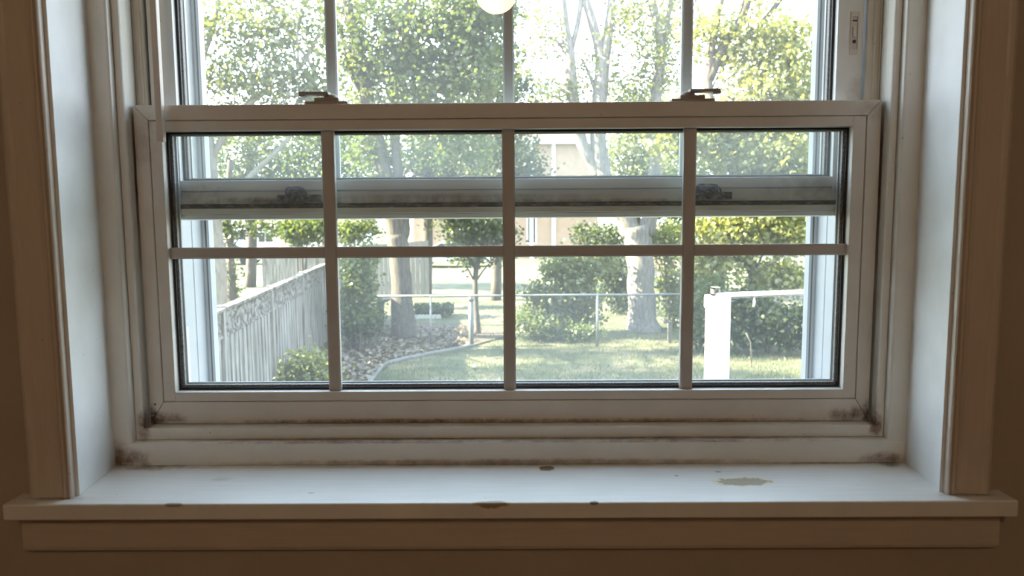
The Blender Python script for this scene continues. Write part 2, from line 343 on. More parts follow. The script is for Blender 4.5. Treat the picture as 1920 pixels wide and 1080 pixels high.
# bottom steps and outer sill, head
wp(MB().prism([(.950, .0002), (.950, .0300), (.9515, .0312), (1.03, .0312), (1.03, .0002)], 'x', -.5225, .5225), 'bottom_step', m_frame, bevel=.0008)
wp(MB().prism([(.9625, .0316), (.9625, .0468), (.964, .0474), (1.012, .0474), (1.012, .0316)], 'x', -.4975, .4975), 'bottom_ledge', m_frame, bevel=.0006)
wp(MB().prism([(1.0305, .0460), (1.0305, -.019), (1.26, -.045), (1.26, -.010), (1.255, -.004)], 'x', -.4825, .4825), 'outer_sill', m_ext, bevel=.001)
wp(MB().box(-.5385, .5385, .95, 1.165, 1.121, 1.139), 'head_jamb', m_frame)

def ring(b, x0, x1, z0, z1, t, y0, y1, xl=None):
    "rectangular frame: outer box x0..x1, z0..z1 with member widths t=(left,right,bottom,top)"
    l, r, bo, to = t
    b.box(x0, x0+l, y0, y1, z0, z1); b.box(x1-r, x1, y0, y1, z0, z1)
    b.box(x0+l, x1-r, y0, y1, z0, z0+bo); b.box(x0+l, x1-r, y0, y1, z1-to, z1); return b
def mring(b, x0, x1, z0, z1, t, y0, y1):
    "mitred frame"
    l, r, bo, to = t; g = .00025
    o = [(x0, z0), (x1, z0), (x1, z1), (x0, z1)]; i = [(x0+l, z0+bo), (x1-r, z0+bo), (x1-r, z1-to), (x0+l, z1-to)]
    for k in range(4):
        q = [o[k], o[(k+1) % 4], i[(k+1) % 4], i[k]]
        cx_ = sum(p[0] for p in q)/4; cz_ = sum(p[1] for p in q)/4
        d = Vector((o[(k+1) % 4][0]-o[k][0], o[(k+1) % 4][1]-o[k][1])).normalized()*g
        q = [(q[0][0]+d.x, q[0][1]+d.y), (q[1][0]-d.x, q[1][1]-d.y), (q[2][0]-d.x, q[2][1]-d.y), (q[3][0]+d.x, q[3][1]+d.y)]
        b.prism(q, 'y', y0, y1)
    return b
# ---- lower sash
b = mring(MB(), -.4870, .4865, .0482, .4735, (.0185, .0180, .0300, .0195), .980, 1.0095)
b.box(-.46, .46, .9835, 1.0095, .452, .4545); b.box(-.47, .47, .9835, 1.0095, .077, .0795); b.box(-.4695, -.4675, .9835, 1.009, .07, .46); b.box(.4675, .4695, .9835, 1.009, .07, .46)
ring(b, -.4678, .4677, .0790, .4532, (.0160, .0165, .0125, .0130), .9812, .9955)
b.box(-.4678, .4677, .9955, 1.0095, .078, .0915); b.box(-.4678, .4677, .9955, 1.0095, .4405, .4532)
b.box(-.4678, -.4518, .9955, 1.0095, .0915, .4405); b.box(.4512, .4677, .9955, 1.0095, .0915, .4405)
low = wp(b, 'lower_sash', m_sash, bevel=.0007)
GX0, GX1, GB, GT = -.4515, .4510, .0920, .4400
wp(ring(MB(), GX0, GX1, GB, GT, (.0030, .0030, .0030, .0026), .9935, .9955), 'black_gasket', m_black, low)['label'] = 'black rubber gasket'
wp(ring(MB(), GX0, GX1, GB, GT, (.0058, .0058, .0060, .0035), .9982, 1.0032), 'glass_spacer', m_spacer, low)['label'] = 'dull dark metal spacer strip'
wp(ring(MB(), GX0, GX1, GB, GT, (.0072, .0072, .0078, .0042), 1.0062, 1.0088), 'outer_bead', m_ext, low)
for y in (.9958, 1.0036):
    wp(MB().box(GX0+.0003, GX1-.0003, y, y+.0022, GB+.0003, GT-.0003), 'glass_pane', m_glass, low)['label'] = 'clear dusty glass'
MX = (-.2362, .0020, .2412)
def bar(x0, x1, z0, z1, y0, y1, vert):
    c = .0022
    if vert: poly = [(x0, y1), (x0, y0+c*.6), (x0+c, y0), (x1-c, y0), (x1, y0+c*.6), (x1, y1)]; return MB().prism(poly, 'z', z0, z1)
    poly = [(y1, z0), (y0+c*.6, z0), (y0, z0+c), (y0, z1-c), (y0+c*.6, z1), (y1, z1)]; return MB().prism(poly, 'x', x0, x1)
for x in MX:
    wp(bar(x-.0083, x+.0083, GB, GT, .9865, .9956, True), 'muntin', m_muntin, low)
xs = [GX0] + [q for x in MX for q in (x-.0084, x+.0084)] + [GX1]
b = MB()
for a, c in zip(xs[::2], xs[1::2]): b.v, b.f = (lambda q: (b.v+q.v, b.f+[tuple(i+len(b.v) for i in g) for g in q.f]))(bar(a, c, .2722, .2872, .9870, .9956, False))
wp(b, 'muntin', m_muntin, low)
# sweep locks on the meeting rail
def sweep_lock(xc, s):
    b = MB()
    b.box(xc-.0275, xc+.0285, .983, 1.006, .4735, .4775)
    b.prism([(xc-.0160*1, .4775), (xc+.0170, .4775), (xc+.0160, .4825), (xc-.0155, .4825)], 'y', .985, 1.004)
    b.lathe([(.009, 0), (.009, .0035), (.006, .0045)], c=(xc-s*.004, .994, .4825), n=18)
    x0, x1 = (xc-.034, xc+.004) if s < 0 else (xc-.004, xc+.0355)
    tip = x0 if s < 0 else x1
    b.box(x0, x1, .980, .996, .4856, .4896)
    b.box(tip, tip-s*.008, .979, .992, .4832, .4896)
    o = wp(b, 'sash_lock', m_lock, low, bevel=.0007); o['label'] = 'dull beige sweep lock, lever turned aside'
xl = (at(613, 190, .99).x, at(1297, 182, .99).x)
sweep_lock(xl[0], -1); sweep_lock(xl[1], 1)
# ---- upper sash, slid down a hand's breadth
UZ0, UZ1 = .3230, .950
b = MB()
b.box(-.4820, -.4475, 1.0200, 1.0500, .3455, UZ1); b.box(.4425, .4770, 1.0200, 1.0500, .3455, UZ1)
b.box(-.4475, .4425, 1.0200, 1.0300, .3634, .3775); b.box(-.4475, .4425, 1.0207, 1.0500, .3455, .3620); b.box(-.4475, .4425, 1.0240, 1.050, .3600, .3640); b.box(-.4475, .4425, 1.0300, 1.0500, .3628, .3775)
b.box(-.4475, .4425, 1.0200, 1.0500, UZ1-.04, UZ1)
b.box(-.4820, .4770, 1.0270, 1.0500, .3380, .3455)
b.prism([(1.0165, .3385), (1.0165, .3315), (1.0500, .3310), (1.0500, .3380), (1.0180, .3392)], 'x', -.4820, .4770)
b.prism([(1.0225, .3312), (1.0215, .3245), (1.0500, .3232), (1.0500, .3312)], 'x', -.4820, .4770)
upp = wp(b, 'upper_sash', m_sash2, bevel=.0007)
wp(MB().box(-.4815, .4765, 1.0235, 1.0272, .3390, .3452), 'grimy_groove', m_grime, upp)['label'] = 'black-brown grime packed in the rail groove'
UX0, UX1, UB, UT = -.4475, .4425, .3775, UZ1-.04
wp(ring(MB(), UX0, UX1, UB, UT, (.0035, .0035, .0022, .002), 1.0300, 1.0330), 'black_gasket', m_black, upp)['label'] = 'black rubber gasket'
wp(ring(MB(), UX0, UX1, UB, UT, (.0050, .0050, .0030, .002), 1.0364, 1.0430), 'glass_spacer', m_spacer, upp)
wp(ring(MB(), UX0, UX1, UB, UT, (.0062, .0062, .0045, .003), 1.0450, 1.0500), 'outer_bead', m_ext, upp)
wp(MB().box(UX0+.0003, UX1-.0003, 1.0332, 1.0362, UB+.0003, UT-.0003), 'glass_pane', m_glass2, upp)['label'] = 'clear dusty glass'
m_mun2 = painted('upper_grille_paint', (.72, .77, .82), rough=.45)
for x in (-.2400, .0025, .2462):
    wp(bar(x-.0078, x+.0078, UB, UT, 1.0364, 1.0420, True), 'muntin', m_mun2, upp)
wp(bar(UX0, UX1, .645, .660, 1.0364, 1.0420, False), 'muntin', m_mun2, upp)
# rusty keepers on the bottom rail
def keeper(x0, x1, hx0, hx1, s):
    b = MB(); zc = .3525
    b.box(x0, x1, 1.0165, 1.0200, zc-.0045, zc+.0050)
    b.box(hx0-.001, hx1+.001, 1.0135, 1.0190, zc-.0050, zc+.0048)
    b.box(hx0+.002, hx1-.003, 1.0172, 1.0192, zc+.004, zc+.0125)
    pts = [(hx0, 1.0125, zc+.004), (hx0+.0005, 1.0125, zc+.0125), (hx0+.003, 1.012, zc+.0148), ((hx0+hx1)/2, 1.0115, zc+.0152), (hx1-.007, 1.012, zc+.0142), (hx1-.002, 1.0125, zc+.010), (hx1, 1.0125, zc+.004)]
    b.tube(pts, .0015, 7)
    for x in (x0+.0055, x1-.0055): b.v, b.f = add_disc(b, x, 1.0160, zc, .0028)
    return wp(b, 'sash_keeper', m_rust, upp, bevel=.0004)
def add_disc(b, x, y, z, r):
    n = 12; V = [(x+r*math.cos(2*math.pi*k/n), y, z+r*math.sin(2*math.pi*k/n)) for k in range(n)]+[(x+r*.8*math.cos(2*math.pi*k/n), y-.001, z+r*.8*math.sin(2*math.pi*k/n)) for k in range(n)]
    q = MB(); q.v, q.f = list(b.v), list(b.f); q.add(V, [tuple(range(n)), tuple(range(n, 2*n))[::-1]]+[(k, (k+1) % n, n+(k+1) % n, n+k) for k in range(n)]); return q.v, q.f
keeper(-.3145, -.2545, -.301, -.272, 1)['label'] = 'rusty brown keeper with a bent loop'
keeper(.2450, .3060, .2565, .290, -1)['label'] = 'rusty brown keeper with a bent loop'
# vent latch sunk in the right stile
zt, zb = at(1600, 22, 1.02).z, at(1600, 102, 1.02).z; xa, xb = at(1594, 60, 1.02).x, at(1609, 60, 1.02).x
b = ring(MB(), xa, xb, zb, zt, (.0016, .0016, .007, .007), 1.0178, 1.0202)
b.box(xa+.0016, xb-.0016, 1.0192, 1.0202, zb+.007, zt-.007)
b.box(xa+.003, xb-.003, 1.0168, 1.0195, zb+.022, zt-.020)
vl = wp(b, 'vent_latch', m_sash, upp, bevel=.0006)
wp(MB().box(xa+.0025, xb-.0025, 1.0180, 1.0193, zt-.0125, zt-.0110).lathe([(.0001, 0), (.0001, .0001)], c=((xa+xb)/2, 1.019, (zt+zb)/2), n=6).box(xa+.0035, xb-.0035, 1.0175, 1.0193, zb+.0145, zb+.0185), 'latch_slot', m_black, upp)
# nail holes on the sash corners
def hole(x, z, y, r=.0016):
    b = MB(); b.v, b.f = add_disc(b, x, y+.0006, z, r); wp(b, 'nail_hole', m_black, low)
hole(at(291, 758, .98).x, at(291, 758, .98).z, .9795, .0013)

# thin square rod hanging beside the left stile
x0, x1 = at(289, 130, .965).x, at(301, 130, .965).x
zb = at(300, 266, .965).z
b = MB().box(x0, x1, .9615, .9705, zb, 1.1205)
rod = b.build('hanging_rod', painted('rod_paint', (.55, .47, .39), streak=(30, 30, 3)), bevel=.0006)
tag(rod, 'thin square off-white rod hanging down before the left end of the sash rail', 'rod')

# ---------------------------------------------------------------- garden ground
def grid(x0, x1, y0, y1, nx, ny, zf):
    X = np.linspace(x0, x1, nx); Yv = np.linspace(y0, y1, ny); v = [(x, y, zf(x, y)) for y in Yv for x in X]
    f = [(j*nx+i, j*nx+i+1, (j+1)*nx+i+1, (j+1)*nx+i) for j in range(ny-1) for i in range(nx-1)]
    return MB().add(v, f)
m_lawn = mat('lawn', rough=.95)
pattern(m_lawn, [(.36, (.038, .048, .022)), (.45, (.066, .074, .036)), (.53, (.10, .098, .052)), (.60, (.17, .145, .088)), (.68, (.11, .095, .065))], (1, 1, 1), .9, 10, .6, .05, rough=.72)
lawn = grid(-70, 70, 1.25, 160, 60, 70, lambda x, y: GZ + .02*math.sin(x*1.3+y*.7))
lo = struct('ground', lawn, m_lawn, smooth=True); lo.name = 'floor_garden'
# leaf litter bed behind the kerb
m_soil = mat('soil_with_litter', rough=.95); pattern(m_soil, [(.3, (.04, .03, .022)), (.5, (.08, .063, .048)), (.62, (.13, .105, .08)), (.72, (.2, .17, .135))], (1, 1, 1), 7, 8, .8, .03, rough=.8)
KP = [(690, 722), (703, 704), (715, 689), (724, 684), (760, 675), (800, 667), (845, 659), (886, 650)]
kp = [onz(*p) for p in KP]
far = [onz(p, q) for p, q in ((960, 628), (900, 612), (800, 606), (640, 606), (560, 640), (560, 722))]
poly = kp+far; n = len(poly); c0 = sum(poly, Vector())/n
b = MB().add([(p.x, p.y, GZ+.03) for p in poly]+[(c0.x, c0.y, GZ+.07)], [(i, (i+1) % n, n) for i in range(n)])
b.add([(p.x, p.y, GZ-.05) for p in poly]+[(p.x, p.y, GZ+.03) for p in poly], [(i, (i+1) % n, n+(i+1) % n, n+i) for i in range(n)])
bed = b.build('mulch_bed', m_soil); tag(bed, 'brown leaf-strewn soil bed around the trunk, behind the pale curved edging', 'soil', kind='stuff')
m_kerb = mat('pale_stone', rough=.85); pattern(m_kerb, [(.3, (.11, .105, .095)), (.7, (.17, .165, .15))], (1, 1, 1), 9, 6, .5, .02)
V = []; Fc = []
for i, p in enumerate(kp):
    tt = (kp[min(i+1, len(kp)-1)]-kp[max(i-1, 0)]); tt.z = 0; tt.normalize(); nrm = Vector((-tt.y, tt.x, 0)); wd = .065
    for a, z in ((-wd, -.04), (-wd, .05), (-wd*.7, .07), (wd*.7, .07), (wd, .05), (wd, -.04)): V.append((p.x+nrm.x*a, p.y+nrm.y*a, GZ+z))
for i in range(len(kp)-1):
    for k in range(6): Fc.append((i*6+k, i*6+(k+1) % 6, (i+1)*6+(k+1) % 6, (i+1)*6+k))
Fc += [tuple(range(6)), tuple(range((len(kp)-1)*6, len(kp)*6))[::-1]]
tag(MB().add(V, Fc).build('garden_edging', m_kerb), 'pale curved stone edging between the lawn and the leaf-strewn soil', 'edging')

# ---------------------------------------------------------------- leaves, trees, shrubs
def leaf_object(name, cen, size, m, parent, seed, wide=.38, flat=0.):
    r = np.random.default_rng(seed); n = len(cen)
    a = r.normal(size=(n, 3)); a[:, 2] = a[:, 2]*.6-.35; a /= np.linalg.norm(a, axis=1)[:, None]        # leaf direction
    q = r.normal(size=(n, 3)); q[:, 2] += flat
    nn = q-(q*a).sum(1)[:, None]*a; nn /= np.linalg.norm(nn, axis=1)[:, None]; sd_ = np.cross(a, nn)
    L = (size*(.6+.8*r.random(n)))[:, None]
    v = np.empty((n, 5, 3)); v[:, 0] = cen-a*L*.5; v[:, 1] = cen-a*L*.05+sd_*L*wide+nn*L*.1; v[:, 2] = cen+a*L*.5-nn*L*.08; v[:, 3] = cen-a*L*.05-sd_*L*wide+nn*L*.1; v[:, 4] = cen+a*L*.05
    v = v.reshape(-1, 3)
    base = (np.arange(n)*5)[:, None, None]
    tri = (base+np.array([[0, 1, 4], [1, 2, 4], [4, 2, 3], [0, 4, 3]])[None]).reshape(-1)
    me = bpy.data.meshes.new(name); me.vertices.add(n*5); me.vertices.foreach_set('co', v.astype(np.float32).ravel())
    me.loops.add(len(tri)); me.loops.foreach_set('vertex_index', tri.astype(np.int32)); me.polygons.add(n*4)
    me.polygons.foreach_set('loop_start', np.arange(0, n*12, 3, dtype=np.int32)); me.polygons.foreach_set('loop_total', np.full(n*4, 3, dtype=np.int32))
    me.update(); me.validate(); me.materials.append(m)
    o = bpy.data.objects.new(name, me); C.objects.link(o); o.parent = parent; return o
LEAF, MORE = .82, 2.0
def blob_points(blobs, Y, seed, per=16, sig=.16):
    """blobs: (px, py, rx, ry, clusters[, depth offset]) in photo pixels at distance Y; returns leaf centres and cluster centres"""
    r = np.random.default_rng(seed); out = []; cl = []
    for bl in blobs:
        px, py, rx, ry, k = bl[:5]; k = int(k*MORE); yy = Y+(bl[5] if len(bl) > 5 else 0)
        c = np.array(at(px, py, yy)); R = np.array([rx, (rx+ry)*.45, ry])*yy/F
        d = r.normal(size=(k, 3)); d /= np.linalg.norm(d, axis=1)[:, None]; rad = r.random(k)[:, None]**.42
        cc = c+d*rad*R; cl.append(cc)
        p = cc[:, None, :]+r.normal(size=(k, per, 3))*sig*np.array([1, 1, .7])*(.7+.6*r.random((k, 1, 1)))
        out.append(p.reshape(-1, 3))
    p = np.concatenate(out); p = p[p[:, 2] > GZ+.05]
    return p, np.concatenate(cl)
def tree(name, label, cat, Y, limbs, blobs, lm, bm, size=.13, per=16, sig=.16, group=None, seed=1, twigs=30, ground=None, flat=0.):
    "limbs: lists of (px, py, radius px[, dy]) ; first limb starts at the ground"
    L3 = []
    for lb in limbs:
        P = []
        for q in lb:
            yy = Y+(q[3] if len(q) > 3 else 0); P.append((at(q[0], q[1], yy), q[2]*yy/F))
        L3.append(P)
    base = L3[0][0][0].copy() if L3 else at(*ground, Y); base = Vector((base.x, base.y, GZ))
    t = empty(name, base); tag(t, label, cat, group)
    inv = Vector(base)
    b = MB()
    for i, P in enumerate(L3):
        pts = [p for p, _ in P]; rr = [r_ for _, r_ in P]
        if i == 0: pts[0] = Vector((pts[0].x, pts[0].y, GZ-.1)); rr[0] *= 1.15
        # smooth resample
        Q = []; RQ = []
        for j in range(len(pts)-1):
            p0, p1, p2, p3 = pts[max(j-1, 0)], pts[j], pts[j+1], pts[min(j+2, len(pts)-1)]
            for s_ in range(4):
                u = s_/4; Q.append(.5*((2*p1)+(-p0+p2)*u+(2*p0-5*p1+4*p2-p3)*u*u+(-p0+3*p1-3*p2+p3)*u**3)); RQ.append(rr[j]*(1-u)+rr[j+1]*u)
        Q.append(pts[-1]); RQ.append(rr[-1]); b.tube(Q, RQ, 12 if i == 0 else 9, wob=.06)
    pts, cl = blob_points(blobs, Y, seed, per, sig)
    if L3 and twigs:
        nodes_ = np.array([list(p) for P in L3 for p, _ in P[1:]]); r = np.random.default_rng(seed+5)
        for c in cl[r.permutation(len(cl))[:twigs]]:
            d = np.linalg.norm(nodes_-c+np.array([0, 0, .8]), axis=1); s0 = Vector(nodes_[np.argmin(d)]); c = Vector(c); mid = s0.lerp(c, .5)+Vector((*(r.normal(size=2)*.12), .18))
            ln = (c-s0).length
            if ln > 3.2: continue
            b.tube([s0, s0.lerp(mid, .5)+Vector((0, 0, .03)), mid, mid.lerp(c, .6)+Vector((*(r.normal(size=3)*.06),)), c], [.016+.008*ln, .016+.006*ln, .014, .010, .005], 5)
    local(b, inv)
    if b.v: b.build('trunk' if cat == 'tree' else 'stem', bm, t, smooth=True)
    pts = pts-np.array(inv)
    leaf_object('foliage', pts, size*LEAF, lm, t, seed+9, flat=flat)
    return t
A_ = tree
# -- the big trees in the yard
tree('maple_tree', 'dark-barked maple with a forked trunk standing in the leaf-strewn soil bed', 'tree', 17.4,
     [[(757, 640, 24), (754, 560, 20), (750, 490, 19), (744, 440, 20)],
      [(744, 452, 18), (736, 400, 15), (722, 330, 14), (702, 240, 14), (685, 170, 13), (668, 80, 11), (648, 0, 10), (630, -80, 8)],
      [(750, 450, 15), (757, 415, 12), (748, 350, 10), (742, 270, 9), (738, 180, 8), (748, 90, 7), (768, 0, 6), (778, -70, 4)],
      [(690, 190, 7), (655, 130, 5), (640, 60, 4), (600, 10, 3)], [(748, 100, 5), (790, 60, 4), (830, 10, 3)], [(702, 240, 5), (780, 200, 4), (850, 150, 3)]],
     [(650, 70, 60, 90, 34), (720, 40, 80, 80, 60), (810, 60, 90, 90, 80), (780, 150, 100, 60, 80), (890, 120, 80, 90, 85), (700, 140, 60, 60, 30), (880, 30, 90, 60, 70), (915, 10, 50, 60, 40), (850, 260, 80, 60, 45), (700, 280, 60, 50, 30)],
     m_leaf_mid, m_bark, .135, seed=3, twigs=60)
tree('tall_tree', 'tall pale-barked tree with several bare upright limbs, rising behind the wire fence', 'tree', 18.6,
     [[(1206, 640, 34), (1205, 600, 27), (1202, 540, 25), (1200, 480, 25), (1190, 425, 27)],
      [(1185, 440, 20), (1158, 380, 17), (1132, 330, 16), (1122, 260, 15), (1125, 180, 14), (1131, 110, 14)],
      [(1130, 120, 11), (1116, 60, 9), (1098, 0, 8), (1080, -70, 6)], [(1132, 120, 11), (1142, 50, 9), (1147, 0, 8), (1152, -80, 7)],
      [(1126, 330, 11), (1092, 270, 11), (1074, 190, 12), (1068, 110, 11), (1058, 40, 9), (1046, -60, 7)], [(1072, 90, 5), (1086, 30, 5), (1092, -40, 4)],
      [(1212, 440, 17), (1226, 360, 13), (1232, 260, 12), (1230, 180, 11), (1240, 90, 9), (1222, 0, 8), (1210, -60, 6)], [(1238, 100, 6), (1252, 40, 5), (1262, -40, 4)],
      [(1165, 400, 5), (1120, 360, 4), (1085, 330, 3)], [(1125, 200, 4), (1105, 140, 3), (1090, 110, 2)]],
     [(1030, 30, 60, 50, 10), (1190, 60, 60, 60, 22), (1240, 110, 45, 60, 30), (1020, 110, 55, 50, 10), (1100, 120, 60, 60, 12), (1180, 160, 50, 40, 20), (1050, 170, 60, 22, 14), (1240, 30, 60, 60, 26), (1170, 20, 40, 30, 8)],
     m_leaf_pale, m_bark2, .12, seed=7, twigs=30)
tree('airy_tree', 'airy pale-leaved tree with light twisting limbs above the wooden fence', 'tree', 15.5,
     [[(412, 600, 16), (411, 540, 15), (408, 480, 14), (404, 420, 12), (396, 300, 10), (380, 180, 7), (378, 120, 5), (398, 60, 4), (410, 0, 4)],
      [(396, 300, 7), (440, 220, 6), (500, 170, 5), (560, 130, 4), (600, 60, 3)], [(404, 420, 7), (470, 330, 5), (540, 260, 4), (590, 150, 3), (540, 60, 3), (500, 0, 3)]],
     [(430, 50, 60, 60, 34), (500, 60, 60, 60, 34), (570, 60, 50, 70, 30), (430, 150, 60, 50, 30), (520, 160, 60, 50, 42), (590, 160, 40, 40, 26), (440, -40, 100, 40, 20), (300, 40, 90, 90, 50), (280, 180, 90, 80, 50), (330, 280, 60, 60, 30), (230, 60, 110, 80, 60, -2.5), (200, 190, 110, 80, 60, -2.6), (250, 300, 80, 60, 34, -2.0), (150, 120, 100, 90, 50, -1.5)],  # crown blobs left of the glass are added, out of view, to shade the lawn
     m_leaf_pale, m_bark3, .115, seed=12, twigs=45)
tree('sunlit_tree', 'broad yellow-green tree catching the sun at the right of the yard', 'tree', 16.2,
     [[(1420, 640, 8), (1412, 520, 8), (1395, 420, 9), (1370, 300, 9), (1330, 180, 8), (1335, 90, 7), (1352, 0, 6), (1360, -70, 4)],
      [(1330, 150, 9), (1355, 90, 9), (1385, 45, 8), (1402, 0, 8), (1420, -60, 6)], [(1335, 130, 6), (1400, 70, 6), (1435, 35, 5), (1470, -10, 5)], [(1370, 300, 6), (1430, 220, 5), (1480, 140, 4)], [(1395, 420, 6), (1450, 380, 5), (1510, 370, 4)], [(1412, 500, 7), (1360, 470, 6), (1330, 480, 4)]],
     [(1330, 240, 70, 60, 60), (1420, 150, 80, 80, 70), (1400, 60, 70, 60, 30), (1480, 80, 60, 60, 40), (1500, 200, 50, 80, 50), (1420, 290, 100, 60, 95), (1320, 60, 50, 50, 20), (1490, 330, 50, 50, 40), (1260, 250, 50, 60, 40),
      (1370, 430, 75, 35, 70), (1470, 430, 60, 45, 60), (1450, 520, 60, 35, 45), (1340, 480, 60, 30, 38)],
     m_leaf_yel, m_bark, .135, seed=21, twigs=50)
tree('young_tree', 'small dark-leaved young tree with a thin trunk beside the metal corner post', 'tree', onz(896, 628).y,
     [[(897, 628, 6), (893, 580, 5), (891, 530, 5), (893, 490, 5), (887, 440, 4), (880, 400, 3)], [(893, 490, 3), (920, 450, 3), (940, 430, 2)], [(890, 500, 3), (865, 465, 2), (850, 440, 2)]],
     [(885, 440, 50, 30, 60), (925, 440, 42, 30, 50), (880, 480, 32, 14, 18), (865, 415, 40, 25, 30), (940, 480, 16, 12, 5)],
     m_leaf_dark, m_bark, .125, seed=31, twigs=20, per=12)
tree('ivy_trunk_tree', 'slim dark ivy-clad trunk standing behind the near end of the wooden fence', 'tree', 19.5,
     [[(433, 570, 9), (434, 520, 8), (431, 470, 7), (428, 400, 6), (432, 300, 5)]],
     [(433, 520, 10, 45, 14), (425, 425, 32, 18, 22), (470, 425, 25, 8, 7), (500, 425, 22, 10, 8)], m_leaf_dark, m_bark, .12, seed=37, twigs=6, per=10)
# -- shrubs
SH = [
 ('arborvitae_shrub', 'tall narrow green shrub between the wooden fence and the forked trunk', 15.6, [(672, 520, 28, 45, 70), (668, 580, 34, 38, 60), (690, 470, 16, 25, 12)], m_leaf_mid, .11, 41),
 ('low_dark_shrub', 'low dark shrub at the foot of the narrow green shrub', 15.9, [(690, 600, 28, 24, 40), (665, 615, 26, 20, 30)], m_leaf_dark, .10, 42),
 ('weedy_bush', 'small bright green bush at the foot of the wooden fence, nearest the house', onz(575, 742).y, [(578, 690, 30, 22, 50), (600, 700, 22, 18, 30), (548, 702, 22, 16, 26)], m_leaf_yel, .09, 43),
 ('spreading_shrub', 'leafy green shrub grown through the wire fence left of its middle post', 17.9, [(1075, 540, 45, 55, 90), (1040, 590, 60, 45, 80), (1100, 590, 30, 45, 40), (1010, 560, 30, 40, 25), (1115, 490, 40, 30, 30), (1055, 500, 40, 30, 40)], m_leaf_pale, .12, 44),
 ('wire_fence_vine', 'tangle of weeds along the wire fence below the white-blossomed gap', 17.0, [(1000, 610, 45, 24, 50), (1075, 625, 60, 14, 30)], m_leaf_mid, .10, 51),
 ('dark_hedge', 'dense dark hedge filling the gap left of the pale tall trunk', 21.5, [(1150, 510, 35, 60, 100), (1120, 480, 40, 40, 50), (1170, 560, 30, 40, 60), (1130, 440, 60, 25, 50)], m_leaf_dark, .12, 45),
 ('feathery_shrub', 'feathery pale green shrub right of the pale tall trunk', 19.0, [(1260, 540, 30, 60, 70), (1245, 450, 40, 36, 60), (1290, 590, 30, 40, 50), (1310, 520, 30, 60, 60)], m_leaf_pale, .11, 46),
 ('rounded_shrub', 'rounded mid green shrub behind the tall white post', 15.6, [(1310, 610, 30, 40, 60), (1330, 560, 30, 40, 50), (1400, 580, 40, 36, 70)], m_leaf_mid, .11, 47),
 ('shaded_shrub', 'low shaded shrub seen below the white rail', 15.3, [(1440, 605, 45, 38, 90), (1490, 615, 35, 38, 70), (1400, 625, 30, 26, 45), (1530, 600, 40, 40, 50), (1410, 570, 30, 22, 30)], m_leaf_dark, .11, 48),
 ('overhanging_bush', 'leafy green bush overhanging the far end of the wooden fence', 21.0, [(565, 440, 38, 22, 60), (590, 425, 30, 26, 50), (530, 425, 24, 14, 14)], m_leaf_mid, .13, 49),
 ('fence_corner_bush', 'green bush showing above the pale far fence', 23.0, [(655, 435, 30, 24, 50), (690, 430, 20, 14, 16)], m_leaf_mid, .12, 50),
]
for nm, lb, Y, bl, lm, sz, sd2 in SH:
    px = bl[0][0]; pyb = 398+2.98/Y*F
    tree(nm, lb, 'shrub', Y, [[(px, pyb, 3), (px+3, pyb-20, 2.5), (px+1, bl[0][1], 2)], [(px-4, pyb-8, 2), (px-9, bl[0][1]+5, 1.5)], [(px+4, pyb-8, 2), (px+11, bl[0][1]+8, 1.5)]], bl, lm, m_bark, sz, per=14, sig=.13, seed=sd2, twigs=6)
# -- trees further off
FT = [
 ('distant tree filling the view left of the first grille bar', [(430, 260, 90, 60, 75), (420, 330, 90, 45, 60), (520, 270, 70, 60, 75), (500, 335, 80, 40, 60)], m_leaf_pale, 30, 61, (470, 300)),
 ('distant green tree behind the far end of the wooden fence', [(600, 250, 70, 70, 75), (590, 320, 70, 45, 65), (670, 310, 60, 55, 70), (660, 220, 50, 60, 40)], m_leaf_mid, 29, 62, (610, 330)),
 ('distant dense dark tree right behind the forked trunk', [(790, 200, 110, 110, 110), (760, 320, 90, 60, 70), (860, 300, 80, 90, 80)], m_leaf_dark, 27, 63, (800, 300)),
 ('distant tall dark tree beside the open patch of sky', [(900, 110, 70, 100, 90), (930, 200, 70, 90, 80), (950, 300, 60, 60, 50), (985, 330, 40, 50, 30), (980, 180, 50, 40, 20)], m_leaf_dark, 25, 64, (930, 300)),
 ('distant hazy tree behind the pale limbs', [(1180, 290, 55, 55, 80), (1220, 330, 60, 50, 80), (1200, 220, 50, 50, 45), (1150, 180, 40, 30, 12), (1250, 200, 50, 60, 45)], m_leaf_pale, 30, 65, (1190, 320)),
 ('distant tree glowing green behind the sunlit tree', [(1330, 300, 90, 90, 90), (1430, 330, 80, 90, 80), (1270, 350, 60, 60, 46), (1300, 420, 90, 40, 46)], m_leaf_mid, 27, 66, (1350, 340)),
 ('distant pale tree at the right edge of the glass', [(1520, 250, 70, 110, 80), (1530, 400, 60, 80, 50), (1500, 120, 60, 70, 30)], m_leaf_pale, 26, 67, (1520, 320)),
]
for lb, bl, lm, Y, sd2, (tx, ty) in FT:
    yb = 398+2.98/Y*F
    tree('distant_tree', lb, 'tree', Y, [[(tx, yb, 9), (tx+3, ty+60, 8), (tx-3, ty, 6), (tx+4, ty-100, 4), (tx, ty-170, 2)]], bl, lm, m_bark, .17, per=16, sig=.26, group='trees beyond the garden', seed=sd2, twigs=20)

